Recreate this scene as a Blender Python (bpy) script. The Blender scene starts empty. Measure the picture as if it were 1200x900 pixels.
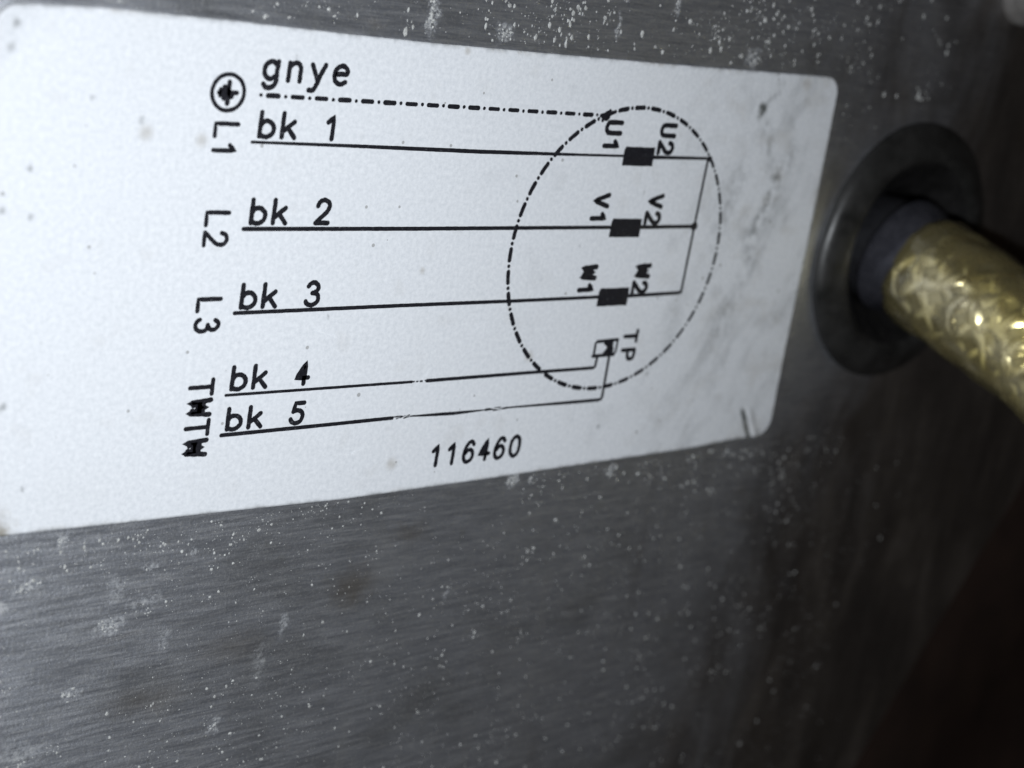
import bpy, bmesh, math, random
import numpy as np
from mathutils import Vector, Matrix, noise

# ------------------------------------------------------------------ camera, world, lamp, exposure
S = bpy.context.scene
C = S.collection
MM = 0.001

cam_d = bpy.data.cameras.new('camera')
cam = bpy.data.objects.new('camera', cam_d); C.objects.link(cam)
R = Matrix(((0.755816, 0.065485, -0.651501), (-0.635378, 0.313791, -0.705571), (0.158231, 0.947231, 0.278776)))
cam.matrix_world = Matrix.Translation(Vector((-131.577, -155.365, 29.517)) * MM) @ R.to_4x4()
cam_d.sensor_width = 36; cam_d.lens = 56.831
cam_d.clip_start = 0.005; cam_d.clip_end = 20
cam_d.dof.use_dof = True; cam_d.dof.focus_distance = 0.199; cam_d.dof.aperture_fstop = 19
S.camera = cam

W = bpy.data.worlds.new('World'); S.world = W; W.use_nodes = True
bg = W.node_tree.nodes['Background']; bg.inputs[0].default_value = (1.0, .70, .50, 1); bg.inputs[1].default_value = 0.008

fl = bpy.data.lights.new('phone_flash', 'AREA'); fl.shape = 'DISK'; fl.size = 0.009
fl.energy = 0.362; fl.color = (.90, .95, 1.0)
flo = bpy.data.objects.new('phone_flash', fl); C.objects.link(flo)
flo.location = Vector((-98, -150, 4)) * MM
flo.rotation_euler = (Vector((0.02, 0, -.02)) - flo.location).to_track_quat('-Z', 'Y').to_euler()

vs = S.view_settings
vs.view_transform = 'Standard'; vs.look = 'None'; vs.exposure = 0; vs.gamma = 1; vs.use_curve_mapping = False

rnd = random.Random(4)
ANISO, AROT = 0.6, 0.25

# ------------------------------------------------------------------ helpers
# Everything on the panel is laid out in millimetres: u to the right, v down, h out of the panel.
def P(u, v, h=0.0): return Vector((u * MM, -h * MM, -v * MM))

def mesh_obj(name, verts, faces, mat, parent=None, smooth=False):
    me = bpy.data.meshes.new(name); me.from_pydata([tuple(v) for v in verts], [], faces); me.update()
    bm = bmesh.new(); bm.from_mesh(me); bmesh.ops.recalc_face_normals(bm, faces=bm.faces) if smooth else None
    bm.to_mesh(me); bm.free()
    if smooth: me.polygons.foreach_set('use_smooth', [True] * len(me.polygons))
    me.materials.append(mat)
    o = bpy.data.objects.new(name, me); C.objects.link(o)
    if parent: o.parent = parent
    return o

def tag(o, label=None, cat=None, group=None, kind=None):
    if label: o['label'] = label
    if cat: o['category'] = cat
    if group: o['group'] = group
    if kind: o['kind'] = kind
    return o

def empty(name, loc):
    o = bpy.data.objects.new(name, None); C.objects.link(o); o.location = loc; o.empty_display_size = .01
    return o

def sstep(a, b, x):
    t = min(1, max(0, (x - a) / (b - a))); return t * t * (3 - 2 * t)

class N:
    """small node-tree writer"""
    def __init__(s, name):
        s.m = bpy.data.materials.new(name); s.m.use_nodes = True; s.t = s.m.node_tree
        s.b = s.t.nodes['Principled BSDF']; s.out = s.t.nodes['Material Output']
        s.co = s.n('ShaderNodeTexCoord').outputs['Object']
    def n(s, kind, **kw):
        x = s.t.nodes.new(kind)
        for k, v in kw.items(): setattr(x, k, v)
        return x
    def lk(s, a, b): s.t.links.new(a, b)
    def mapped(s, scale, loc=(0, 0, 0), rot=(0, 0, 0)):
        m = s.n('ShaderNodeMapping'); m.inputs['Scale'].default_value = scale; m.inputs['Location'].default_value = loc
        m.inputs['Rotation'].default_value = rot
        s.lk(s.co, m.inputs['Vector']); return m.outputs[0]
    def noise(s, vec, sc=1.0, det=3, rough=.55, dist=0):
        x = s.n('ShaderNodeTexNoise'); x.inputs['Scale'].default_value = sc; x.inputs['Detail'].default_value = det
        x.inputs['Roughness'].default_value = rough; x.inputs['Distortion'].default_value = dist
        s.lk(vec, x.inputs['Vector']); return x.outputs['Fac']
    def ramp(s, fac, stops):
        x = s.n('ShaderNodeValToRGB'); e = x.color_ramp.elements
        while len(e) < len(stops): e.new(.5)
        for i, (p, c) in enumerate(stops):
            e[i].position = p; e[i].color = c if len(c) == 4 else (*c, 1)
        s.lk(fac, x.inputs[0]); return x.outputs[0]
    def rng(s, fac, a, b, c=0, d=1):
        x = s.n('ShaderNodeMapRange', interpolation_type='SMOOTHSTEP')
        s.lk(fac, x.inputs[0])
        for i, v in enumerate((a, b, c, d)): x.inputs[i + 1].default_value = v
        return x.outputs[0]
    def mix(s, fac, a, b, mode='MIX'):
        x = s.n('ShaderNodeMix', data_type='RGBA', blend_type=mode)
        for sock, v in ((x.inputs['Factor'], fac), (x.inputs['A'], a), (x.inputs['B'], b)):
            if sock.type == 'RGBA' and isinstance(v, tuple): v = (*v[:3], 1)
            if isinstance(v, (int, float, tuple)): sock.default_value = v
            else: s.lk(v, sock)
        # factor / A / B sockets of the colour variant
        return x.outputs['Result']
    def math(s, op, a, b=0.0):
        x = s.n('ShaderNodeMath', operation=op)
        for i, v in enumerate((a, b)):
            if isinstance(v, (int, float)): x.inputs[i].default_value = v
            else: s.lk(v, x.inputs[i])
        return x.outputs[0]
    def bump(s, h, strength, dist, prev=None):
        x = s.n('ShaderNodeBump'); x.inputs['Strength'].default_value = strength; x.inputs['Distance'].default_value = dist
        s.lk(h, x.inputs['Height'])
        if prev: s.lk(prev, x.inputs['Normal'])
        return x.outputs[0]
    def set(s, **kw):
        for k, v in kw.items():
            sock = s.b.inputs[k.replace('_', ' ')]
            if isinstance(v, (int, float)): sock.default_value = v
            elif isinstance(v, tuple): sock.default_value = (*v[:3], 1) if len(sock.default_value) == 4 else v
            else: s.lk(v, sock)

# the Mix node has several sockets that share the names Factor/A/B: pick the colour ones by index
def _mix(s, fac, a, b, mode='MIX'):
    x = s.n('ShaderNodeMix', data_type='RGBA', blend_type=mode)
    for sock, v in ((x.inputs[0], fac), (x.inputs[6], a), (x.inputs[7], b)):
        if isinstance(v, tuple): sock.default_value = (*v[:3], 1)
        elif isinstance(v, (int, float)): sock.default_value = v
        else: s.lk(v, sock)
    return x.outputs[2]
N.mix = _mix

# ------------------------------------------------------------------ materials
def mat_metal():
    m = N('brushed_aluminium')
    fine = m.noise(m.mapped((300, 1, 3900)), 1, 4, .75)
    mid = m.noise(m.mapped((110, 1, 1500), (3, 0, 7)), 1, 4, .65)
    wide = m.noise(m.mapped((20, 1, 330), (9, 0, 2)), 1, 3, .5)
    brush = m.math('ADD', m.math('MULTIPLY', fine, .64), m.math('ADD', m.math('MULTIPLY', mid, .28), m.math('MULTIPLY', wide, .08)))
    col = m.ramp(brush, [(.36, (.52, .55, .62)), (.5, (.73, .755, .82)), (.63, (.96, .97, 1.0))])
    # dull cloudy oxidation and brown smears
    cloud = m.noise(m.mapped((60, 1, 85), (2, 0, 5)), 1, 6, .62, .6)
    col = m.mix(m.math('MULTIPLY', m.rng(cloud, .54, .74), .50), col, (.86, .87, .89))
    dark = m.noise(m.mapped((34, 1, 52), (12, 0, 9)), 1, 5, .6, .4)
    col = m.mix(m.math('MULTIPLY', m.rng(dark, .50, .72), .6), col, (.36, .36, .35))
    brown = m.noise(m.mapped((26, 1, 60), (31, 0, 3)), 1, 5, .65, .4)
    col = m.mix(m.math('MULTIPLY', m.rng(brown, .62, .76), .40), col, (.46, .38, .27))
    # grain of fine pale pitting
    grain = m.noise(m.mapped((1900, 1, 2400)), 1, 3, .75)
    col = m.mix(m.math('MULTIPLY', m.rng(grain, .50, .66), .68), col, (.93, .94, .95))
    # slanting wipe marks where fingers have drawn the dirt down
    wipe = m.noise(m.mapped((330, 1, 26), (0, 0, 0), (0, math.radians(-24), 0)), 1, 4, .6, .3)
    wmask = m.noise(m.mapped((18, 1, 18), (5, 0, 1)), 1, 2)
    wp = m.math('MULTIPLY', m.rng(wipe, .54, .74), m.rng(wmask, .42, .62))
    col = m.mix(m.math('MULTIPLY', wp, .40), col, (.85, .86, .87))
    # scattered pale spatter, three sizes, patchy
    for sc, lo, off, a, k in ((420, .10, 1, .42, .10), (900, .12, 4, .5, .06), (230, .07, 8, .34, .09)):
        warp = m.n('ShaderNodeTexNoise'); warp.inputs['Scale'].default_value = sc * 3.2; warp.inputs['Detail'].default_value = 3
        m.lk(m.co, warp.inputs['Vector'])
        vec = m.n('ShaderNodeVectorMath', operation='MULTIPLY_ADD')
        m.lk(warp.outputs['Color'], vec.inputs[0]); vec.inputs[1].default_value = (.55 / sc,) * 3; m.lk(m.co, vec.inputs[2])
        v = m.n('ShaderNodeTexVoronoi'); v.inputs['Scale'].default_value = sc; m.lk(vec.outputs[0], v.inputs['Vector'])
        sep = m.n('ShaderNodeSeparateColor'); m.lk(v.outputs['Color'], sep.inputs[0])
        size = m.math('MULTIPLY', m.math('POWER', sep.outputs[0], 5), .34)
        spot = m.rng(m.math('SUBTRACT', size, v.outputs['Distance']), -.02, k)
        patch = m.rng(m.noise(m.mapped((70, 1, 70), (off, 0, off * 2)), 1, 3), .40, .62, .15, 1)
        col = m.mix(m.math('MULTIPLY', m.math('MULTIPLY', spot, patch), a), col, (.60, .61, .60))
    # warm, dim light towards the right painted into the metal colour, in streaks
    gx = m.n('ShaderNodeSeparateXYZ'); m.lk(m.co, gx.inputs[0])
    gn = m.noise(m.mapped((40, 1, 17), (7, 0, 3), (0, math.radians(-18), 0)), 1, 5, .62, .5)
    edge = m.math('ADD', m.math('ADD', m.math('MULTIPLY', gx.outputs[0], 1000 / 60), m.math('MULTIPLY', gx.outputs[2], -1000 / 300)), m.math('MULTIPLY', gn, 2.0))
    falloff = m.rng(edge, 1.95, 2.75)
    falloff_col = m.ramp(m.noise(m.mapped((95, 1, 30), (1, 0, 8), (0, math.radians(-18), 0)), 1, 5, .65, .4), [(.38, (.12, .096, .076)), (.52, (.22, .185, .155)), (.66, (.40, .355, .31))])
    col = m.mix(m.math('MULTIPLY', falloff, .88), col, falloff_col)
    # chalky smears at the places where the photograph shows them
    wn = m.n('ShaderNodeTexNoise'); wn.inputs['Scale'].default_value = 520; wn.inputs['Detail'].default_value = 5; wn.inputs['Roughness'].default_value = .7
    m.lk(m.co, wn.inputs['Vector'])
    wv = m.n('ShaderNodeVectorMath', operation='MULTIPLY_ADD'); m.lk(wn.outputs['Color'], wv.inputs[0]); wv.inputs[1].default_value = (.0045,) * 3
    m.lk(m.co, wv.inputs[2])
    off = .00225
    smear = None
    for (u, v, ru, rv, k) in ((-10.6, -15.9, 1.3, 3.2, .8), (-11.8, -20, .9, 2.0, .8), (1.0, -14.9, 1.7, 1.8, .75), (20.8, -21.5, .9, 1.2, .7), (20.3, -17, .7, 2.4, .55),
                              (30.5, -20.6, 1.0, 2.4, .7), (-56.2, 51.2, 2.4, 1.0, .7), (-45.3, 58.0, 3.0, 1.2, .6), (-41, 55.5, 3.2, 1.3, .45), (-45, 53.5, 1.6, 2.8, .35),
                              (-29.3, 74.8, 1.1, 1.1, .7), (15.2, 46.3, 1.6, 1.2, .75), (18.5, 46.2, .8, .9, .7), (34.5, 46.9, 1.7, 1.2, .6), (-52.3, 46.2, 1.0, 1.0, .7),
                              (-49.5, 66, 1.6, 1.3, .6), (47.5, -14.6, 2.0, 1.8, .7), (-23.5, 67, 1.6, 3.6, .3), (-20.6, 62, .9, 2.4, .45), (-40.5, 51.3, 1.3, .9, .5), (-35, 50, 1.0, 1.0, .5),
                              (-55, 72.5, 4.5, 1.6, .4), (-60, 53.5, 2.2, 1.6, .6), (6, 62, .9, 1.2, .4), (-38, 61, 1.2, 2.0, .3), (60, 46.8, 1.2, 1.0, .5)):
        mp = m.n('ShaderNodeMapping'); m.lk(wv.outputs[0], mp.inputs['Vector'])
        sx, sz = 1000 / ru, 1000 / rv
        mp.inputs['Scale'].default_value = (sx, 0, sz); mp.inputs['Location'].default_value = (-(u * .001 + off) * sx, 0, (v * .001 - off) * sz)
        ln = m.n('ShaderNodeVectorMath', operation='LENGTH'); m.lk(mp.outputs[0], ln.inputs[0])
        f = m.math('MULTIPLY', m.rng(ln.outputs['Value'], 1.0, .25), k)
        smear = f if smear is None else m.math('MAXIMUM', smear, f)
    # a brown stain below the sticker
    for (u, v, ru, rv, k) in ((-10.5, 58.5, 5.5, 4.5, .55), (-28, 64, 8, 3.5, .28), (-40, 69, 9, 3.5, .28), (-2, 52, 5, 2.5, .35)):
        mp = m.n('ShaderNodeMapping'); m.lk(wv.outputs[0], mp.inputs['Vector']); sx, sz = 1000 / ru, 1000 / rv
        mp.inputs['Scale'].default_value = (sx, 0, sz); mp.inputs['Location'].default_value = (-(u * .001 + off) * sx, 0, (v * .001 - off) * sz)
        ln = m.n('ShaderNodeVectorMath', operation='LENGTH'); m.lk(mp.outputs[0], ln.inputs[0])
        col = m.mix(m.math('MULTIPLY', m.rng(ln.outputs['Value'], 1.0, .0), k), col, (.34, .27, .18))
    chalk = m.noise(m.mapped((1500, 1, 1500), (2, 0, 2)), 1, 4, .75)
    smear = m.math('MULTIPLY', smear, m.rng(chalk, .40, .60, .0, 1))
    col = m.mix(smear, col, (.56, .56, .54))
    n1 = m.bump(brush, .5, .00009)
    n1 = m.bump(grain, .6, .0001, n1)
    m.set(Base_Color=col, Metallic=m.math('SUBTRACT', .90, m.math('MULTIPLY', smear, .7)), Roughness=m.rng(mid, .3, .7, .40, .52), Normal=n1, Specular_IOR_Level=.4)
    tg = m.n('ShaderNodeTangent', direction_type='UV_MAP'); tg.uv_map = 'brush_direction'
    m.lk(tg.outputs[0], m.b.inputs['Tangent']); m.set(Anisotropic=ANISO, Anisotropic_Rotation=AROT)
    return m.m

def mat_label():
    m = N('sticker_film')
    at = m.n('ShaderNodeAttribute', attribute_name='dirt'); d = at.outputs['Fac']
    at2 = m.n('ShaderNodeAttribute', attribute_name='rust'); r = at2.outputs['Fac']
    mott = m.noise(m.mapped((1700, 1, 1700)), 1, 3, .7)
    base = m.ramp(mott, [(.30, (.665, .685, .715)), (.5, (.74, .755, .785)), (.72, (.82, .835, .86))])
    big = m.noise(m.mapped((55, 1, 55), (4, 0, 4)), 1, 4, .6)
    base = m.mix(m.math('MULTIPLY', m.rng(big, .5, .75), .10), base, (.62, .62, .60))
    brk = m.rng(m.noise(m.mapped((700, 1, 700), (1, 0, 6)), 1, 4, .65), .28, .68, .7, 1.15)
    base = m.mix(m.math('MINIMUM', m.math('MULTIPLY', d, brk), 1.0), base, (.075, .08, .075))
    base = m.mix(m.math('MINIMUM', m.math('MULTIPLY', r, brk), 1.0), base, (.26, .21, .13))
    # fine flecks
    v = m.n('ShaderNodeTexVoronoi'); v.inputs['Scale'].default_value = 330; m.lk(m.co, v.inputs['Vector'])
    sep = m.n('ShaderNodeSeparateColor'); m.lk(v.outputs['Color'], sep.inputs[0])
    fs = m.rng(m.math('SUBTRACT', m.math('MULTIPLY', m.math('POWER', sep.outputs[1], 12), .12), v.outputs['Distance']), 0, .03)
    base = m.mix(m.math('MULTIPLY', fs, .55), base, (.16, .15, .13))
    nb = m.bump(mott, .22, .00006)
    nb = m.bump(m.noise(m.mapped((260, 1, 260)), 1, 2), .18, .0001, nb)
    m.set(Base_Color=base, Roughness=m.rng(d, 0, .5, .42, .7), Normal=nb, Specular_IOR_Level=.45)
    return m.m

def mat_ink():
    m = N('printed_black_ink')
    g = m.noise(m.mapped((2200, 1, 2200)), 1, 3, .7)
    col = m.ramp(g, [(.35, (.008, .008, .011)), (.62, (.018, .018, .023)), (.74, (.14, .14, .15))])
    m.set(Base_Color=col, Roughness=.42, Specular_IOR_Level=.35, Normal=m.bump(g, .3, .00005))
    return m.m

def mat_plain(name, a, b, rough, scale=400, metallic=0., bump=.2, spec=.5):
    m = N(name)
    g = m.noise(m.mapped((scale,) * 3), 1, 5, .65)
    col = m.ramp(g, [(.3, a), (.7, b)])
    m.set(Base_Color=col, Roughness=m.rng(g, .3, .7, max(0, rough - .07), rough + .08), Metallic=metallic,
          Specular_IOR_Level=spec, Normal=m.bump(g, bump, .0002))
    return m.m

def mat_jacket():
    m = N('clear_yellowed_jacket')
    tr = m.n('ShaderNodeBsdfTransparent')
    g = m.noise(m.mapped((60,) * 3), 1, 3)
    m.lk(m.ramp(g, [(.40, (.98, .91, .56)), (.60, (.995, .965, .86))]), tr.inputs[0])
    gl = m.n('ShaderNodeBsdfGlossy'); gl.inputs['Roughness'].default_value = .15; gl.inputs[0].default_value = (1, 1, .94, 1)
    nb = m.bump(m.noise(m.mapped((130,) * 3), 1, 1), .7, .003)
    m.lk(nb, gl.inputs['Normal'])
    fr = m.n('ShaderNodeFresnel'); fr.inputs['IOR'].default_value = 1.62
    di = m.n('ShaderNodeBsdfDiffuse'); di.inputs[0].default_value = (.72, .60, .28, 1)
    a = m.n('ShaderNodeMixShader'); a.inputs[0].default_value = .13; m.lk(tr.outputs[0], a.inputs[1]); m.lk(di.outputs[0], a.inputs[2])
    b = m.n('ShaderNodeMixShader'); m.lk(fr.outputs[0], b.inputs[0]); m.lk(a.outputs[0], b.inputs[1]); m.lk(gl.outputs[0], b.inputs[2])
    m.lk(b.outputs[0], m.out.inputs['Surface'])
    return m.m

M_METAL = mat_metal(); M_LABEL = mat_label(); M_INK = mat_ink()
M_SPECK = mat_plain('dried_paint_spatter', (.26, .26, .25), (.62, .62, .60), .5, 1500, bump=.5)
M_RUBBER = mat_plain('black_rubber', (.006, .006, .006), (.014, .013, .013), .46, 300, bump=.35, spec=.35)  # inner collar: shade of the dished recess put into a darker rubber
M_SLEEVE = mat_plain('dark_grey_sheath', (.014, .014, .016), (.028, .028, .031), .3, 200, bump=.15, spec=.5)
M_COLLAR = mat_plain('dull_grey_collar', (.035, .035, .045), (.085, .085, .10), .26, 260, metallic=.5, bump=.25)
M_FLANGE = mat_plain('dusty_lit_rubber', (.009, .009, .0085), (.026, .025, .024), .44, 220, bump=.45, spec=.5)  # some dust, and the flange's lighter shading painted into its own rubber
M_BRAID = mat_plain('tinned_copper_braid', (.88, .84, .70), (1.0, .97, .86), .26, 350, metallic=.9, bump=.3)
M_CORE = mat_plain('inner_wire_layer', (.20, .185, .14), (.42, .40, .32), .45)
M_PLUG = mat_plain('pale_grey_plastic', (.13, .12, .115), (.19, .18, .17), .5, 300)
M_RUST = mat_plain('rusty_brown_casting', (.026, .017, .014), (.046, .027, .020), .85, 60, bump=.6, spec=.2)
M_SCUFF = mat_plain('exposed_white_scratch', (.74, .75, .77), (.86, .87, .89), .5, 2500)
M_JACKET = mat_jacket()

# ------------------------------------------------------------------ metal panel
GC = (93.0, 14.2)                       # centre of the cable hole
HOLE_R = 13.0
def make_panel():
    root = empty('metal_panel', P(0, 0, 0))
    tag(root, 'large brushed grey metal panel spattered with pale specks, behind the white sticker', 'panel')
    outline = [(-190, -120), (230, -120), (230, -60), (149 + 64, -30), (168, 38), (149.7, 66), (134, 90), (117, 118), (94, 160), (75, 200), (-190, 200)]
    bm = bmesh.new()
    th = 3.0
    ov = [bm.verts.new(P(u, v, 0)) for u, v in outline]
    hv = [bm.verts.new(P(GC[0] + HOLE_R * math.cos(a), GC[1] + HOLE_R * math.sin(a), 0)) for a in [i * math.tau / 48 for i in range(48)]]
    edges = [bm.edges.new((ov[i], ov[(i + 1) % len(ov)])) for i in range(len(ov))]
    edges += [bm.edges.new((hv[i], hv[(i + 1) % 48])) for i in range(48)]
    r = bmesh.ops.triangle_fill(bm, use_beauty=True, edges=edges)
    bmesh.ops.recalc_face_normals(bm, faces=bm.faces)
    if bm.faces[:][0].normal.y > 0: bmesh.ops.reverse_faces(bm, faces=bm.faces)
    ext = bmesh.ops.extrude_face_region(bm, geom=bm.faces[:])
    vs_ = [g for g in ext['geom'] if isinstance(g, bmesh.types.BMVert)]
    for v in vs_: v.co.y += th * MM
    bmesh.ops.recalc_face_normals(bm, faces=bm.faces)
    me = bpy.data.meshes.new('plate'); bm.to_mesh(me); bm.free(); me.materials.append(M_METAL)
    uvl = me.uv_layers.new(name='brush_direction')       # u of this map runs along the brushing
    for lp in me.loops:
        c = me.vertices[lp.vertex_index].co; uvl.data[lp.index].uv = (c.x * 5, c.z * 5)
    o = bpy.data.objects.new('plate', me); C.objects.link(o); o.parent = root
    # raised spatter: small irregular blobs, joined
    V, F = [], []
    def blob(u, v, ru, rv, h):
        n = rnd.choice((6, 7, 8)); b = len(V); ph = rnd.random() * 6
        rr = [rnd.uniform(.65, 1.25) for _ in range(n)]
        for k in range(n):
            a = ph + k * math.tau / n
            V.append(P(u + ru * rr[k] * math.cos(a), v + rv * rr[k] * math.sin(a), -.01))
        for k in range(n):
            a = ph + k * math.tau / n
            V.append(P(u + .6 * ru * rr[k] * math.cos(a), v + .6 * rv * rr[k] * math.sin(a), h * .8))
        V.append(P(u, v, h))
        for k in range(n):
            k2 = (k + 1) % n
            F.append((b + k, b + k2, b + n + k2, b + n + k)); F.append((b + n + k, b + n + k2, b + 2 * n))
    def on_label(u, v, g=.3): return -64 - g < u < 69.5 + g and -13.4 - g < v < 45.7 + g
    def spread(n, u0, u1, v0, v1, smin, smax, pw=3, cl=.45, st=1.0):
        k = 0
        while k < n:
            u, v = rnd.uniform(u0, u1), rnd.uniform(v0, v1)
            if on_label(u, v) or math.hypot(u - GC[0], v - GC[1]) < 23: continue
            dn = noise.noise(Vector((u * .07, v * .07, 3))) + .5 * noise.noise(Vector((u * .25, v * .25, 8)))
            if dn < rnd.uniform(-.6, .5): continue
            s = smin + (smax - smin) * rnd.random() ** pw
            blob(u, v, s * rnd.uniform(.7, 1.2), s * rnd.uniform(.8, 1.3) * st, s * rnd.uniform(.15, .4)); k += 1
            if rnd.random() < cl * .3:
                for _ in range(rnd.randint(2, 6)):
                    a, b = rnd.gauss(u, .7), rnd.gauss(v, .8)
                    if not on_label(a, b): blob(a, b, s * .6, s * .7, s * .15)
    spread(1100, -30, 75, -46, -13, .06, .38, 3.4, .5, 1.3)
    spread(160, -62, -25, -24, -13, .05, .3, 3, .4)
    spread(90, 70, 100, -46, 0, .08, .4, 2.5, .3, 1.2)
    spread(1500, -64, 90, 45, 96, .05, .25, 3.0, .12)
    spread(200, 0, 110, 48, 120, .10, .30, 2.6, .25, 1.2)
    spread(500, -5, 75, -46, -13, .06, .34, 2.8, .3, 1.3)
    spread(260, -64, 70, 45.5, 51, .05, .28, 2.6, .5)
    spread(5200, -64, 100, 45, 112, .03, .11, 2.2, .05)
    spread(2200, -64, 80, -46, -13, .03, .10, 2, .05)
    # recognisable larger splashes
    def splash(u, v, n, su, sv, s0):
        for _ in range(int(n*.8)):
            a, b = rnd.gauss(u, su*.8), rnd.gauss(v, sv*.8)
            if not on_label(a, b, .1): blob(a, b, rnd.uniform(.15, .6) * s0, rnd.uniform(.15, .6) * s0, s0 * .15)
    for a in ((-10.6, -15.9, 26, .45, 1.3, .45), (-11.8, -20, 16, .35, .9, .42), (1.0, -14.9, 26, .7, .8, .42), (17.5, -18.0, 10, .3, .5, .45),
              (20.8, -21.5, 12, .35, .5, .45), (20.3, -16.5, 12, .2, .9, .34), (30.5, -20.6, 14, .3, 1.0, .4), (8.5, -18.3, 12, .35, .6, .36),
              (-56.2, 51.2, 12, 1.1, .5, .45), (-45.3, 58.0, 18, .9, .45, .42), (-40.8, 57.2, 8, .5, .4, .36), (-29.3, 74.8, 10, .4, .4, .4),
              (15.2, 46.3, 16, .8, .6, .40), (18.5, 46.2, 10, .4, .4, .36), (34.5, 46.9, 14, .8, .5, .42), (-52.3, 46.2, 10, .5, .4, .42),
              (-49.5, 66, 12, .8, .5, .45), (47.5, -14.4, 18, .9, .5, .4), (50, -17, 8, .3, .8, .4), (52, 46.9, 10, .9, .5, .42), (56, 46.0, 8, .7, .5, .42),
              (-52, 73, 18, 1.6, .7, .36)):
        splash(*a)
    sp = mesh_obj('paint_spatter', V, F, M_SPECK, root)
    sp['kind'] = 'stuff'; sp['label'] = 'pale raised specks of dried paint'
    return root
make_panel()

# ------------------------------------------------------------------ sticker
def interp(tab, x):
    if x <= tab[0][0]: return tab[0][1]
    for (a, b), (c, d) in zip(tab, tab[1:]):
        if x <= c: return b + (d - b) * (x - a) / (c - a)
    return tab[-1][1]
TOP = [(-64, -12.95), (-52, -13.3), (-38, -13.2), (-24, -12.92), (-10, -12.75), (30, -12.8), (58, -13.0), (70, -13.1)]
BOT = [(-64, 44.5), (-56, 44.5), (-46, 44.8), (-34, 45.05), (-14, 45.6), (10, 45.45), (28, 45.2), (50, 44.95), (59, 44.5), (70, 44.2)]
RIGHT = [(-13, 68.1), (-4, 68.35), (12, 68.7), (33, 68.9), (45, 69.3)]
T_LAB = 0.16
sticker = empty('wiring_sticker', P(0, 15, 0))
tag(sticker, 'white rectangular sticker with a black wiring diagram stuck on the grey metal panel', 'sticker')
def to_sticker(v): return v - sticker.location

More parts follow.
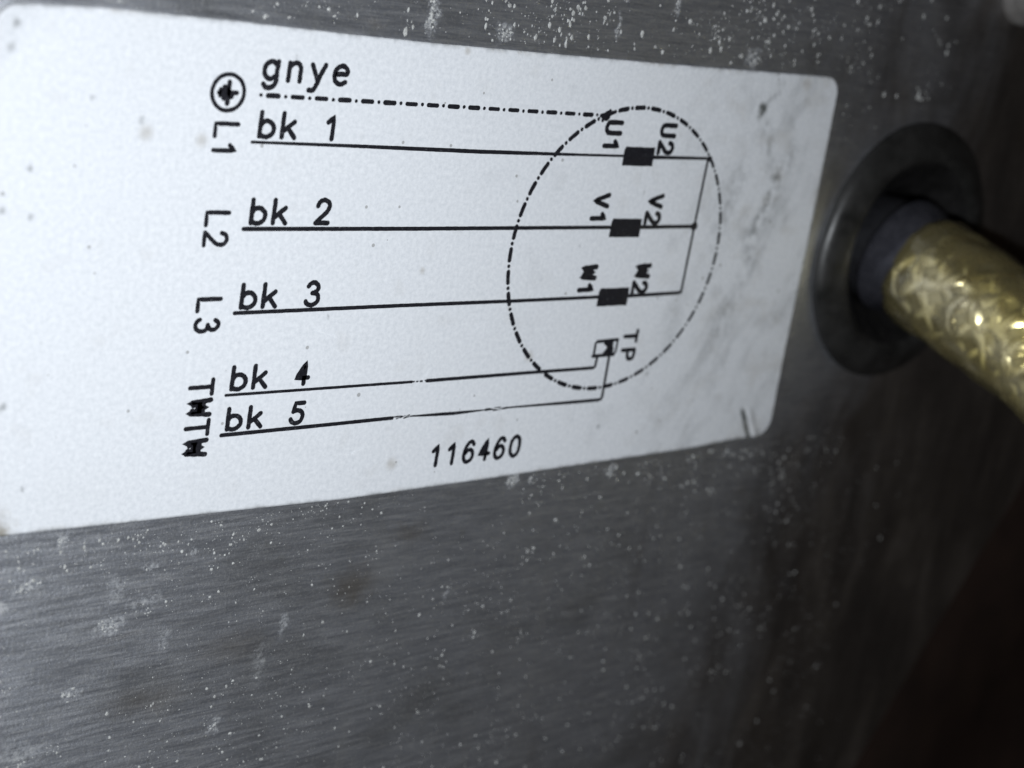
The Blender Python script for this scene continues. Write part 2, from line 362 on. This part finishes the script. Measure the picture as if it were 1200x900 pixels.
def make_sticker():
    nu, nv = 440, 190
    u0, rc = -64.6, 2.8
    V = []; dirt = []; rust = []
    def fbm(x, y, z, o=4):
        s = 0; a = .5; f = 1
        for _ in range(o): s += a * noise.noise(Vector((x * f, y * f, z + f))); a *= .55; f *= 2.1
        return s
    spots = [(-59.5, 3.6, .30, .7), (-59.1, 8.7, .30, .6), (-62.2, -11.1, .5, .5), (-62.2, 8.0, .4, .5), (51.6, -7.6, .95, .9),
             (-47.5, -2.0, .5, .35), (-53.3, -4.1, .35, .35), (-29, -9.8, .3, .3), (29.9, 39.6, .35, .6), (38, 32, .3, .5), (30.5, 5, .22, .5),
             (-62.5, -8.6, .5, .4), (-20, 21, .15, .7), (10, 1.5, .15, .6), (-57.6, 39.2, .3, .55), (20.0, 12.5, .2, .4), (-60.6, 29.5, .5, .55), (-61.6, 33, .6, .4)]
    for j in range(nv + 1):
        fv = j / nv
        for i in range(nu + 1):
            fu = i / nu
            u = u0 + (68.7 - u0) * fu
            vt, vb = interp(TOP, u), interp(BOT, u)
            v = vt + (vb - vt) * fv
            ur = interp(RIGHT, v)
            u = u0 + (ur - u0) * fu
            # round the four corners
            ul, ut, ub = u0, vt, vb
            cx = ul + rc if u < ul + rc else (ur - rc if u > ur - rc else None)
            cy = ut + rc if v < ut + rc else (ub - rc if v > ub - rc else None)
            if cx is not None and cy is not None:
                dx, dy = u - cx, v - cy; mx = max(abs(dx), abs(dy)); L = math.hypot(dx, dy)
                if L > 1e-6: u, v = cx + dx * mx / L, cy + dy * mx / L
            edge = min(u - ul, ur - u, v - ut, ub - v)
            if i in (0, nu) or j in (0, nv):
                jit = .035 * noise.noise(Vector((u * 3, v * 3, 1))); u += jit; v += jit
            h = T_LAB
            h += .010 * fbm(u * .12, v * .12, 5, 2)
            # lifted bubble at the upper left corner
            q = ((u + 66) + (v + 17) * .75)
            h += 2.0 * sstep(11.5, -1, q) * sstep(30, 6, v + 17)
            # crease with a curled lip at the lower right corner
            t = (v - 38.8) / 5.8
            if 0 < t < 1.15:
                line = 60.9 + 3.4 * t; s_ = u - line
                amp = sstep(0, .35, t)
                h += amp * (.40 * math.exp(-((s_ - 1.3) / .8) ** 2) - .12 * math.exp(-((s_) / .35) ** 2))
            V.append(tuple(to_sticker(P(u, v, h))))
            # dirt that has settled on the film
            d = 0.0
            a1 = sstep(30, 52, u + 4 * fbm(u * .1, v * .1, 2))
            st = fbm((u * .8 + v * .45) * .22, (v * .8 - u * .35) * .075, 11, 5)      # slanted smears
            d += a1 * sstep(-.05, .40, st) * .25
            d += a1 * sstep(.05, .45, fbm(u * .18, v * .18, 21)) * .16
            d += a1 * .05
            d += .10 * sstep(.18, .5, fbm(u * .12, v * .12, 31)) * sstep(-35, 30, u)
            for (a, b, r_, k) in spots:
                if abs(u - a) < 2.5 and abs(v - b) < 2.5:
                    L = math.hypot((u - a) * 1.2 + (v - b) * .25, v - b) / (r_ * (1 + .8 * fbm(u * 1.3, v * 1.3, 9)))
                    d += k * sstep(1.5, .4, L)
            # slanting scuffs near the right end
            for (a, b, c, e, w, k) in ((55, -11.5, 51.5, -6.5, .5, .32), (53, -5, 57, 2, 1.0, .26), (60, -2, 55, 14, 1.1, .30), (50, 2, 47, 12, 1.2, .22), (56, 16, 52, 26, 1.3, .20), (58, 3, 54, 12, .7, .25)):
                px, py = c - a, e - b; L2 = px * px + py * py
                tt = min(1, max(0, ((u - a) * px + (v - b) * py) / L2))
                dd = math.hypot(u - a - tt * px, v - b - tt * py)
                if dd < 4: d += 1.15 * k * sstep(2.2, .2, dd / w) * sstep(-.25, .25, fbm(u * .7, v * .7, 14))
            if 0 < t < 1.15: d += .9 * sstep(1.0, .3, abs(u - (60.9 + 3.4 * t)) / .75) * sstep(0, .2, t)  # crease slit: dirt, with the shadow in the open slit painted in
            d += .45 * sstep(.55, .0, edge) * sstep(-.15, .25, fbm(u * .5, v * .5, 41))
            # grey corner, lower left
            cr = math.hypot((u + 62.4) / 4.3, (v - 45) / 4.6)
            d += .50 * sstep(1.0, .45, cr + .5 * fbm(u * .9, v * .9, 51))
            r = .75 * sstep(1.1, .3, cr + .8 * fbm(u * .7, v * .7, 61))
            r += .40 * sstep(.8, .0, edge) * sstep(-.1, .4, fbm(u * .9, v * .9, 71)) * sstep(-.1, .3, fbm(u * .1, v * .1, 72))
            r += .07 * sstep(.20, .45, fbm(u * .2, v * .2, 81))
            r += a1 * .16 * sstep(.0, .4, fbm(u * .15, v * .2, 91))
            for (a, b, r_) in ((-4.6, -12.2, .6), (-46.8, -.6, 1.0), (-40, 0, .9), (60.5, -11.9, 1.2), (-7, 41.5, 1.0), (14, 28, .9), (9, 21, .4), (-6.6, 15.5, .5)):
                r += .36 * sstep(1.3, .2, math.hypot(u - a, v - b) / r_)
            dirt.append(min(.97, d)); rust.append(min(.9, r))
    F = []
    w = nu + 1
    for j in range(nv):
        for i in range(nu):
            a = j * w + i; F.append((a, a + w, a + w + 1, a + 1))
    # skirt
    ring = [i for i in range(nu + 1)] + [j * w + nu for j in range(1, nv + 1)] + [nv * w + i for i in range(nu - 1, -1, -1)] + [j * w for j in range(nv - 1, 0, -1)]
    base = len(V)
    for k in ring:
        x, y, z = V[k]; V.append((x, 0.0, z)); dirt.append(dirt[k] * .5 + .4); rust.append(.3)
    n = len(ring)
    for k in range(n):
        F.append((ring[k], ring[(k + 1) % n], base + (k + 1) % n, base + k))
    o = mesh_obj('film', V, F, M_LABEL, sticker, smooth=True)
    for nm, arr in (('dirt', dirt), ('rust', rust)):
        at = o.data.attributes.new(nm, 'FLOAT', 'POINT'); at.data.foreach_set('value', arr)
    return o
make_sticker()

# ------------------------------------------------------------------ printing
INK = T_LAB + .022
class Ink:
    def __init__(s, lvl=0): s.V, s.F, s.k, s.lvl = [], [], 0, lvl
    def h(s):
        s.k += 1
        return INK + s.lvl * .012 + (s.k % 9) * .0012
    def poly(s, pts):
        b = len(s.V); h = s.h()
        s.V += [to_sticker(P(u, v, h)) for u, v in pts]; s.F.append(tuple(range(b, b + len(pts))))
    def disc(s, u, v, r, n=14, jit=.12):
        s.poly([(u + r * (1 + rnd.uniform(-jit, jit)) * math.cos(k * math.tau / n), v + r * (1 + rnd.uniform(-jit, jit)) * math.sin(k * math.tau / n)) for k in range(n)])
    def stroke(s, pts, w, cap=True, rough=.06):
        """a ribbon along pts; w is a width or a function of 0..1 along it; the edge wavers slightly as real print does"""
        P2 = []
        L = 0
        for a, b in zip(pts, pts[1:]):
            d = math.dist(a, b); n = max(1, int(d / .45))
            for k in range(n): P2.append((a[0] + (b[0] - a[0]) * k / n, a[1] + (b[1] - a[1]) * k / n, L + d * k / n))
            L += d
        P2.append((*pts[-1], L))
        wf = w if callable(w) else (lambda t: w)
        left, right = [], []
        n = len(P2)
        for i, (u, v, l) in enumerate(P2):
            a = P2[max(0, i - 1)]; b = P2[min(n - 1, i + 1)]
            dx, dy = b[0] - a[0], b[1] - a[1]; q = math.hypot(dx, dy) or 1
            hw = wf(l / max(L, 1e-6)) / 2 * 1.32
            j1 = hw * (1 + rnd.uniform(-rough, rough)); j2 = hw * (1 + rnd.uniform(-rough, rough))
            left.append((u - dy / q * j1, v + dx / q * j1)); right.append((u + dy / q * j2, v - dx / q * j2))
        b = len(s.V); h = s.h()
        for p in left + right: s.V.append(to_sticker(P(*p, h)))
        for i in range(n - 1): s.F.append((b + i, b + i + 1, b + n + i + 1, b + n + i))
        if cap:
            for (u, v, l), (u2, v2, _), t in ((P2[0], P2[1], 0), (P2[-1], P2[-2], 1)):
                hw = wf(t) / 2 * 1.32; a0 = math.atan2(v - v2, u - u2)
                s.poly([(u + hw * math.cos(a0 + x), v + hw * math.sin(a0 + x)) for x in [(-.5 + k / 8) * math.pi for k in range(9)]])
    def build(s, name, label=None, mat=None):
        o = mesh_obj(name, s.V, s.F, mat or M_INK, sticker)
        if label: o['label'] = label
        return o

def cat(pts, n=5, closed=False):
    """smooth curve through points"""
    out = []
    m = len(pts)
    for i in range(m if closed else m - 1):
        p = [pts[(i + k - 1) % m] if closed else pts[min(m - 1, max(0, i + k - 1))] for k in range(4)]
        for k in range(n):
            t = k / n
            out.append(tuple(.5 * (2 * p[1][c] + (p[2][c] - p[0][c]) * t + (2 * p[0][c] - 5 * p[1][c] + 4 * p[2][c] - p[3][c]) * t * t
                             + (3 * p[1][c] - p[0][c] - 3 * p[2][c] + p[3][c]) * t ** 3) for c in (0, 1)))
    out.append(out[0] if closed else pts[-1])
    return out

G = {   # strokes in a cell: x 0..1 across, y 0 (baseline) .. 1 (cap height)
 'b': [[(0, 1), (0, 0)], cat([(0, .42), (.22, .62), (.6, .64), (.9, .48), (.98, .3), (.86, .1), (.5, -.02), (.12, .03), (0, .1)])],
 'k': [[(0, 1), (0, 0)], [(.82, .66), (.02, .22)], [(.36, .42), (.92, -.01)]],
 'g': [cat([(.86, .58), (.5, .72), (.12, .6), (0, .36), (.12, .12), (.45, .02), (.8, .14)]), cat([(.9, .72), (.86, .3), (.86, -.08), (.62, -.3), (.25, -.33), (.02, -.2)])],
 'n': [[(.06, .7), (.06, 0)], cat([(.06, .5), (.28, .68), (.62, .72), (.84, .55), (.86, .3), (.86, 0)])],
 'y': [[(.02, .7), (.46, .1)], cat([(.95, .72), (.66, .3), (.42, -.12), (.24, -.32), (-.06, -.33)])],
 'e': [cat([(.06, .38), (.5, .40), (.94, .42), (.88, .62), (.55, .74), (.16, .62), (.02, .34), (.14, .1), (.5, -.02), (.86, .08)])],
 '1': [[(.0, .72), (.54, .98), (.54, .0)]],
 '2': [cat([(.04, .76), (.16, .94), (.5, 1.02), (.84, .92), (.92, .72), (.78, .5), (.4, .26), (.0, .0)]), [(0, 0), (.95, 0)]],
 '3': [cat([(.1, .86), (.3, 1), (.62, 1), (.86, .84), (.8, .64), (.46, .54)]), cat([(.46, .54), (.84, .48), (.96, .28), (.84, .08), (.5, -.02), (.16, .04), (.02, .16)])],
 '4': [[(.66, 0), (.7, 1), (.04, .28), (.98, .28)], [(.66, .9), (.18, .34)], [(.60, .6), (.5, .3)]],
 '5': [[(.92, 1), (.28, 1), (.16, .58)], cat([(.16, .58), (.5, .64), (.84, .52), (.92, .28), (.78, .06), (.45, -.02), (.15, .06), (.02, .2)])],
 '6': [cat([(.9, .84), (.66, 1.0), (.36, .92), (.12, .62), (.04, .3), (.2, .04), (.5, -.03), (.82, .1), (.92, .34), (.74, .55), (.44, .58), (.14, .4)])],
 '0': [cat([(.5, 1.0), (.16, .84), (.04, .5), (.14, .14), (.5, -.02), (.84, .14), (.95, .5), (.84, .86)], closed=True)],
 'L': [[(.04, 1), (.04, 0), (.96, 0)]],
 'T': [[(0, 1), (1, 1)], [(.5, 1), (.5, 0)]],
 'U': [cat([(.04, 1), (.04, .4), (.1, .1), (.5, -.02), (.9, .1), (.96, .4), (.96, 1)])],
 'V': [[(0, 1), (.5, .02), (1, 1)]],
 'W': [[(0, 1), (.13, .02), (.5, .86), (.87, .02), (1.02, 1)], [(.06, .72), (.5, .66), (.94, .70)], [(.12, .34), (.5, .44), (.88, .30)], [(.10, .52), (.9, .52)], [(.1, .18), (.34, .24)], [(.68, .2), (.9, .14)]],
 'P': [[(.04, 0), (.04, 1)], cat([(.04, 1), (.5, 1.02), (.9, .94), (.98, .74), (.86, .54), (.5, .47), (.04, .48)])],
}
def write(ink, text, u, v, size, width, pitch, w, rotated=False, widths=None):
    """text starts at (u, v) on its baseline; rotated text runs down the sticker with its feet to the left"""
    for i, ch in enumerate(text):
        if ch == ' ': continue
        wid = width * (.74 if ch == '1' else 1)
        off = i * pitch + (width - wid) * .45
        for st in G[ch]:
            pts = []
            for x, y in st:
                x += rnd.uniform(-.008, .008); a = off + x * wid; b = y * size
                pts.append((u + b, v + a) if rotated else (u + a + b * .015, v - b))
            ink.stroke(pts, w * (1.12 if ch == 'W' else 1), rough=.10)

def text_obj(name, label, text, u, v, size=2.75, width=1.95, pitch=3.0, w=.46, rot=False, lvl=3):
    k = Ink(lvl); write(k, text, u, v, size, width, pitch, w, rot); return k.build(name, label)

# straight wire lines of the diagram
def line(label, pts, w, name='diagram_line', lvl=1, mat=None):
    k = Ink(lvl)
    k.stroke(pts, w, rough=.05); return k.build(name, label, mat)
line('solid line of wire bk 1', [(-33.6, -.02), (-20, .0), (0, .12), (15, .06), (25.2, -.02)], lambda t: .27 + .15 * math.sin(math.pi * min(1, t * 1.15) ** 1.5) * .9)
line('solid line of wire bk 2', [(-33.4, 10.0), (-10, 10.05), (8, 10.0), (25.2, 9.95)], .40)
line('solid line of wire bk 3', [(-33.3, 20.02), (-10, 19.95), (10, 19.98), (25.4, 19.92)], .38)
line('solid line of wire bk 4', [(-33.2, 30.1), (-5.7, 30.3)], lambda t: .29, name='diagram_line')
line('solid line of wire bk 4, right of its scratch', [(-3.2, 30.32), (15, 30.35), (24, 30.4), (26.7, 30.4), (26.98, 30.2), (27.05, 28.9)], .38)
k = Ink(2)
for a, b in ((-5.9, -5.2), (-5.0, -4.6), (-4.4, -3.9), (-3.6, -3.2)): k.stroke([(a, 30.28 + rnd.uniform(-.05, .05)), (b, 30.3)], .17, cap=False, rough=.4)
k.build('scratched_line_fragment', 'broken specks of ink where wire line bk 4 is scratched')
line('solid line of wire bk 5', [(-33.2, 35.12), (-20, 35.1), (-8.0, 35.05)], lambda t: .40 - .02 * t)
line('middle run of wire line bk 5 between two scratches', [(-5.0, 35.05), (2, 35.25), (7.5, 35.2)], lambda t: .14 + .22 * math.sin(math.pi * t))
line('right end of wire line bk 5 rising to the thermal switch', [(12.5, 35.2), (20, 35.3), (28.9, 35.4), (29.4, 35.25), (29.5, 34.9), (29.42, 28.8)], lambda t: .20 + .19 * min(1, t * 2))
k = Ink(2)
for a, b, c, d in ((-8.2, 34.95, -6.4, 34.9), (-7.4, 35.2, -5.2, 34.85), (-6.2, 35.22, -4.4, 35.02), (7.6, 35.3, 12.4, 35.12), (7.4, 35.12, 10.4, 35.0), (9, 35.42, 13.2, 35.2), (8, 35.24, 9.2, 35.2)):
    k.stroke([(a, b), (c, d)], .13, cap=False, rough=.6)
k.build('scratched_line_fragment', 'thin slivers of ink where wire line bk 5 is scratched')
line('line from the top winding to the star point', [(30.8, .02), (42.0, -.1)], lambda t: .42 - .1 * t)
line('line from the middle winding to the star point', [(30.8, 9.95), (41.8, 9.85)], lambda t: .45 - .04 * t)
line('line from the bottom winding to the star point', [(30.8, 19.95), (41.3, 19.8), (41.8, 19.6)], .42)
line('thin line joining the three windings on the right', [(42.1, -.1), (41.95, 9.8), (41.85, 19.7)], .37)
k = Ink(5); k.disc(41.9, 9.85, .66); k.build('junction_dot', 'black dot at the middle of the joining line')
k = Ink(5); k.disc(42.4, -.1, .45); k.build('junction_dot')
k = Ink(5); k.disc(20.6, -5.3, .68); k.stroke([(19.6, -5.3), (21.8, -5.8)], .42); k.stroke([(20, -4.7), (21.1, -6.0)], .4); k.build('junction_dot', 'smudged ink dot where the earth line meets the dashed circle')

# dash-dot earth line, every dash and dot a piece of print
def ink_piece(name, pts, w, lvl=1):
    k = Ink(lvl); k.stroke(pts, w, rough=.08); return k.build(name)
i = 0
u = -33.12
while u < 19.5:
    ww = .40 if u > -30 else .36
    k = Ink(1); k.disc(u, -5.33 + .04 * math.sin(u * .2), .24, 9); k.build('printed_dot')
    a, b = u + .92, u + 2.30
    if a < 19: ink_piece('printed_dash', [(a, -5.33), (min(b, 19.6), -5.33)], .42 + rnd.uniform(-.03, .05))
    u += 3.25
# dash-dot motor outline
CU, CV, CR = 27.68, 13.4, 20.1
for i in range(41):
    a = math.radians(-101.6 + i * 360 / 41)
    cx = math.cos(a)
    wgt = .50 - .07 * sstep(-.1, .8, cx)
    if math.sin(a) < -.75: wgt = max(wgt, .42)
    def pt(t): return (CU + CR * math.cos(t), CV + CR * math.sin(t))
    da = .74 / CR
    ink_piece('printed_dash', [pt(a - da), pt(a - da * .33), pt(a + da * .33), pt(a + da)], wgt, 2)
    g = a + math.pi / 41; k = Ink(2); x, y = pt(g); k.disc(x, y, wgt * .56, 9); k.build('printed_dot')

# winding blocks
for cv, lb in ((0, 'top'), (10.05, 'middle'), (20.0, 'bottom')):
    k = Ink(4)
    x0, x1, y0, y1 = 25.05, 30.95, cv - 1.33, cv + 1.30
    pts = []
    for (ax, ay), (bx, by) in (((x0 + .25, y0), (x1, y0)), ((x1, y0), (x1, y1)), ((x1, y1), (x0, y1)), ((x0, y1), (x0, y0 + .25))):
        for q in range(8):
            t = q / 8; pts.append((ax + (bx - ax) * t + rnd.uniform(-.03, .03), ay + (by - ay) * t + rnd.uniform(-.03, .03)))
    k.poly(pts); k.build('winding_block', lb + ' solid black winding block')

# thermal switch symbol
k = Ink(4)
k.stroke([(26.25, 26.75), (26.25, 28.5)], .34); k.stroke([(26.5, 26.5), (30.5, 26.4)], .38); k.stroke([(30.55, 26.4), (30.5, 28.2), (30.1, 28.55)], .30)
k.stroke([(26.1, 28.65), (30.2, 28.6)], .40); k.stroke([(29.45, 26.5), (29.45, 28.6)], .50)
k.stroke([(28.2, 26.7), (28.6, 27.0), (29.3, 26.9)], .55); k.stroke([(28.9, 27.3), (28.7, 27.9), (28.2, 28.4)], .42); k.stroke([(28.6, 28.3), (29.2, 27.9)], .5); k.stroke([(29.9, 27.6), (29.9, 28.5)], .16)
k.build('thermal_switch_symbol', 'small boxed switch symbol beside the letters TP')

# earth symbol
k = Ink(4)
k.stroke([(-37.35 + 2.02 * math.cos(t), -5.42 + 2.0 * math.sin(t)) for t in [q * math.tau / 36 for q in range(37)]], .37, cap=False, rough=.10)
k.stroke([(-38.5, -5.35), (-36.25, -5.42)], .42); k.stroke([(-37.3, -6.55), (-37.35, -4.2)], .46); k.stroke([(-37.85, -6.0), (-37.85, -4.75)], .46); k.stroke([(-38.35, -5.75), (-38.35, -5.0)], .34); k.stroke([(-37.6, -5.9), (-36.9, -5.0)], .5)
k.build('earth_symbol', 'circled earth symbol')

# words
text_obj('wire_text', 'printed letters gnye', 'gnye', -33.05, -7.15, 2.8, 1.9, 3.12, .46)
for n, v in ((1, -.72), (2, 9.30), (3, 19.36), (4, 29.38), (5, 34.42)):
    text_obj('wire_text', 'printed letters bk %d' % n, 'bk %d' % n, -32.55 if n > 1 else -32.75, v, 2.7 if n != 5 else 2.55, 1.85, 2.95, .46)
text_obj('terminal_text', 'printed letters L1', 'L1', -38.45, -2.0, 2.85, 1.5, 2.25, .40, True)
text_obj('terminal_text', 'printed letters L2', 'L2', -38.35, 8.05, 2.85, 1.55, 2.35, .40, True)
text_obj('terminal_text', 'printed letters L3', 'L3', -38.25, 18.15, 2.9, 1.5, 2.45, .42, True)
text_obj('terminal_text', 'printed letters TWTW', 'TWTW', -38.1, 28.0, 2.95, 1.75, 2.5, .42, True)
for lb, v in (('U', -4.55), ('V', 5.45), ('W', 15.55)):
    for nn, u in (('1', 21.1), ('2', 31.65)):
        w_ = .53
        text_obj('winding_text', 'printed letters ' + lb + nn, lb + nn, u, v, 2.65, 1.55, 2.45, w_, True, 3)
text_obj('winding_text', 'printed letters TP', 'TP', 31.85, 25.25, 2.45, 1.5, 2.75, .47, True)
text_obj('part_number_text', 'printed number 116460', '116460', -.55, 42.45, 2.85, 1.8, 2.76, .46)

# bright scratches in the film
for pts in ([(28.2, 15.2), (27.0, 17.2)], [(26.9, 17.4), (26.2, 18.9)], [(-2.6, 28.6), (-4.0, 30.2)], [(-4.1, 30.4), (-4.9, 31.2)], [(9.5, -3), (13.5, -2.6)], [(-5.1, 34.6), (-7.1, 35.4)], [(8.1, 34.9), (11, 35.45)], [(-22, 22.5), (-18.5, 23.6)], [(3, 24), (5.2, 22.8)], [(-14, 39.5), (-11.5, 38.6)], [(33, -8), (36, -9.4)]):
    k = Ink(6); k.stroke(pts, lambda t: .03 + .07 * math.sin(math.pi * t), cap=False, rough=.5)
    k.build('scratch_mark', 'thin white scratch', M_SCUFF)

# ------------------------------------------------------------------ lathe and tube helpers
def lathe(name, prof, mat, parent, seg=96, cu=GC[0], cv=GC[1], wob=0.0):
    V, F = [], []
    for i in range(seg):
        a = i * math.tau / seg
        for r, h in prof:
            rr = r + wob * noise.noise(Vector((math.cos(a) * 2, math.sin(a) * 2, h)))
            V.append(P(cu + rr * math.cos(a), cv + rr * math.sin(a), h) - parent.location)
    n = len(prof)
    for i in range(seg):
        j = (i + 1) % seg
        for k in range(n - 1): F.append((i * n + k, i * n + k + 1, j * n + k + 1, j * n + k))
    return mesh_obj(name, V, F, mat, parent, smooth=True)

def arc(r0, h0, r1, h1, bulge, n=8):
    out = []
    for k in range(n + 1):
        t = k / n; nx, ny = (h1 - h0), -(r1 - r0); L = math.hypot(nx, ny) or 1
        s_ = 4 * t * (1 - t) * bulge
        out.append((r0 + (r1 - r0) * t + nx / L * s_, h0 + (h1 - h0) * t + ny / L * s_))
    return out

# ------------------------------------------------------------------ grommet
grommet = empty('rubber_grommet', P(*GC, 0))
tag(grommet, 'round black rubber grommet in the metal panel, right of the white sticker', 'grommet')
lathe('outer_flange', [(21.4, -.02), (21.6, .5), (21.3, 1.2), (20.6, 1.8), (19.4, 2.3), (18.2, 2.8), (17.2, 3.1), (16.4, 3.0), (15.8, 2.6), (15.4, 2.3)], M_FLANGE, grommet, wob=.25)
lathe('inner_collar', [(15.5, 2.34), (14.6, 1.7), (13.6, .8), (12.6, -.2), (11.6, -1.0), (10.8, -1.5), (10.0, -2.4), (9.8, -5), (9.0, -8)], M_RUBBER, grommet, wob=.15)

# ------------------------------------------------------------------ cable
cable = empty('shielded_cable', P(GC[0], GC[1], 0))
tag(cable, 'thick cable with metal braid under a clear yellowish jacket coming out of the grommet', 'cable')
path_pts = [(92.0, 14.2, -14), (92.0, 14.2, -6), (92.0, 14.4, 0), (92.0, 16.2, 8), (92.1, 18.4, 16), (92.3, 20.7, 24), (92.6, 23.4, 32), (93, 27.0, 40), (93.5, 31.5, 48), (94, 37, 56), (94.5, 44, 63)]
def spline(pts, n):
    out = []
    for i in range(len(pts) - 1):
        p = [Vector(pts[min(len(pts) - 1, max(0, i + k - 1))]) for k in range(4)]
        for k in range(n):
            t = k / n
            out.append(.5 * (2 * p[1] + (p[2] - p[0]) * t + (2 * p[0] - 5 * p[1] + 4 * p[2] - p[3]) * t * t + (3 * p[1] - p[0] - 3 * p[2] + p[3]) * t ** 3))
    out.append(Vector(pts[-1])); return out
AX = [P(*p) for p in spline(path_pts, 14)]
LEN = [0.0]
for a, b in zip(AX, AX[1:]): LEN.append(LEN[-1] + (b - a).length / MM)
def frame_at(l):
    l = min(max(l, 0), LEN[-1] - 1e-4)
    i = max(k for k in range(len(LEN) - 1) if LEN[k] <= l)
    t = (l - LEN[i]) / (LEN[i + 1] - LEN[i])
    c = AX[i].lerp(AX[i + 1], t)
    a, b = AX[max(0, i - 1)], AX[min(len(AX) - 1, i + 2)]
    d0 = (AX[i + 1] - a).normalized(); d1 = (b - AX[i]).normalized()
    d = d0.lerp(d1, t).normalized()
    e1 = d.cross(Vector((1, 0, 0))).normalized(); e1 = d.cross(e1).normalized(); e2 = d.cross(e1).normalized()
    return c, e1, e2
FR = {}
def tp(l, ang, r):
    key = round(l * 5) / 5
    if key not in FR: FR[key] = frame_at(key)
    if l not in FR: FR[l] = frame_at(l)
    c, e1, e2 = FR[l]
    return c + (e1 * math.cos(ang) + e2 * math.sin(ang)) * r * MM - cable.location
def tube(name, l0, l1, rf, mat, seg=64, step=.7, parent=cable, ends=True):
    n = max(2, int((l1 - l0) / step)); V, F = [], []
    for i in range(n + 1):
        l = l0 + (l1 - l0) * i / n
        for k in range(seg):
            a = k * math.tau / seg; V.append(tp(l, a, rf(l, a)))
    for i in range(n):
        for k in range(seg):
            k2 = (k + 1) % seg; F.append((i * seg + k, i * seg + k2, (i + 1) * seg + k2, (i + 1) * seg + k))
    if ends: F.append(tuple(range(seg))[::-1]); F.append(tuple(n * seg + k for k in range(seg)))
    return mesh_obj(name, V, F, mat, parent, smooth=True)
L0, L1 = 20.0, LEN[-1] - 1      # jacket starts a little outside the grommet
tube('inner_sheath', 0.5, L0 + 3, lambda l, a: 8.7 + .12 * noise.noise(Vector((math.cos(a), math.sin(a), l * .1))), M_SLEEVE)
tube('sheath_collar', L0 - 5.2, L0 + .8, lambda l, a: 10.0 - 1.15 * sstep(L0 - 5.0, L0 + .2, l) - (.5 if l < L0 - 5.1 else 0), M_COLLAR, step=.4)  # taper added to the neck so it throws back a flash highlight
tube('cable_core', L0 + .5, L1, lambda l, a: 7.9, M_CORE)
RB = 8.3
NC = 8
def strand(d, k):
    V, F = [], []
    pitch = 46.0; hw = 2.75; n = int((L1 - L0) / .8)
    off = k * math.tau / NC
    for i in range(n + 1):
        l = L0 + .6 + (L1 - L0 - .8) * i / n
        ang = off + d * (l - L0) / pitch * math.tau
        # over/under: the relative phase of the two families
        ph = (ang * 2 * NC / 2) / 2
        z = .26 * math.sin(d * (l - L0) / pitch * math.tau * NC + k * math.pi) * (1 if d > 0 else -1)
        wob = .34 * noise.noise(Vector((l * .25, k * 3.1, d))); sl = .13 * noise.noise(Vector((l * .12, k * 7.7, d + 4))); wd = 1 + .3 * noise.noise(Vector((l * .2, k * 5.1, d + 9)))
        for s_ in (-1, -.5, 0, .5, 1):
            r = RB + z * 1.3 + wob + .38 * (1 - s_ * s_)
            V.append(tp(l, ang + sl + s_ * wd * hw / RB * .5 * 1.35, r))
    for i in range(n):
        for q in range(4):
            a = i * 5 + q; F.append((a, a + 1, a + 6, a + 5))
    return mesh_obj('braid_strand', V, F, M_BRAID, cable, smooth=True)
for k in range(NC): strand(1, k)
for k in range(NC): strand(-1, k)
tube('clear_jacket', L0, L1, lambda l, a: 9.5 + .55 * noise.noise(Vector((math.cos(a + l * .05) * 1.9, math.sin(a + l * .05) * 1.9, l * .13))) + .22 * noise.noise(Vector((math.cos(a) * 4, math.sin(a) * 4, l * .3))) - .45 * sstep(1.2, 0, l - L0), M_JACKET, seg=160, step=.45, ends=False)

# ------------------------------------------------------------------ pale plug, upper right
plug = empty('round_plug', P(111.5, -31, 0))
tag(plug, 'pale grey rounded plug on the metal panel, at the top right corner', 'plug')
lathe('plug_rim', [(6.6, 0), (6.7, 1.0), (6.3, 1.8), (5.4, 2.0)], M_PLUG, plug, 48, 111.5, -31)
lathe('plug_cap', [(5.5, 1.6), (5.3, 4.4), (4.6, 5.6), (3.0, 6.2), (1.0, 6.4), (0.02, 6.4)], M_PLUG, plug, 48, 111.5, -31)

# ------------------------------------------------------------------ rusty casting seen past the slanting edge of the panel
def make_back():
    V, F = [], []
    n = 60
    for j in range(n + 1):
        for i in range(n + 1):
            u = 60 + 340 * i / n; v = -140 + 440 * j / n
            V.append(P(u, v, -26 + 7 * noise.noise(Vector((u * .02, v * .02, 2))) + 1.5 * noise.noise(Vector((u * .11, v * .11, 5)))))
    for j in range(n):
        for i in range(n):
            a = j * (n + 1) + i; F.append((a, a + n + 1, a + n + 2, a + 1))
    o = mesh_obj('rusty_background', V, F, M_RUST, smooth=True)
    o['kind'] = 'structure'
make_back()
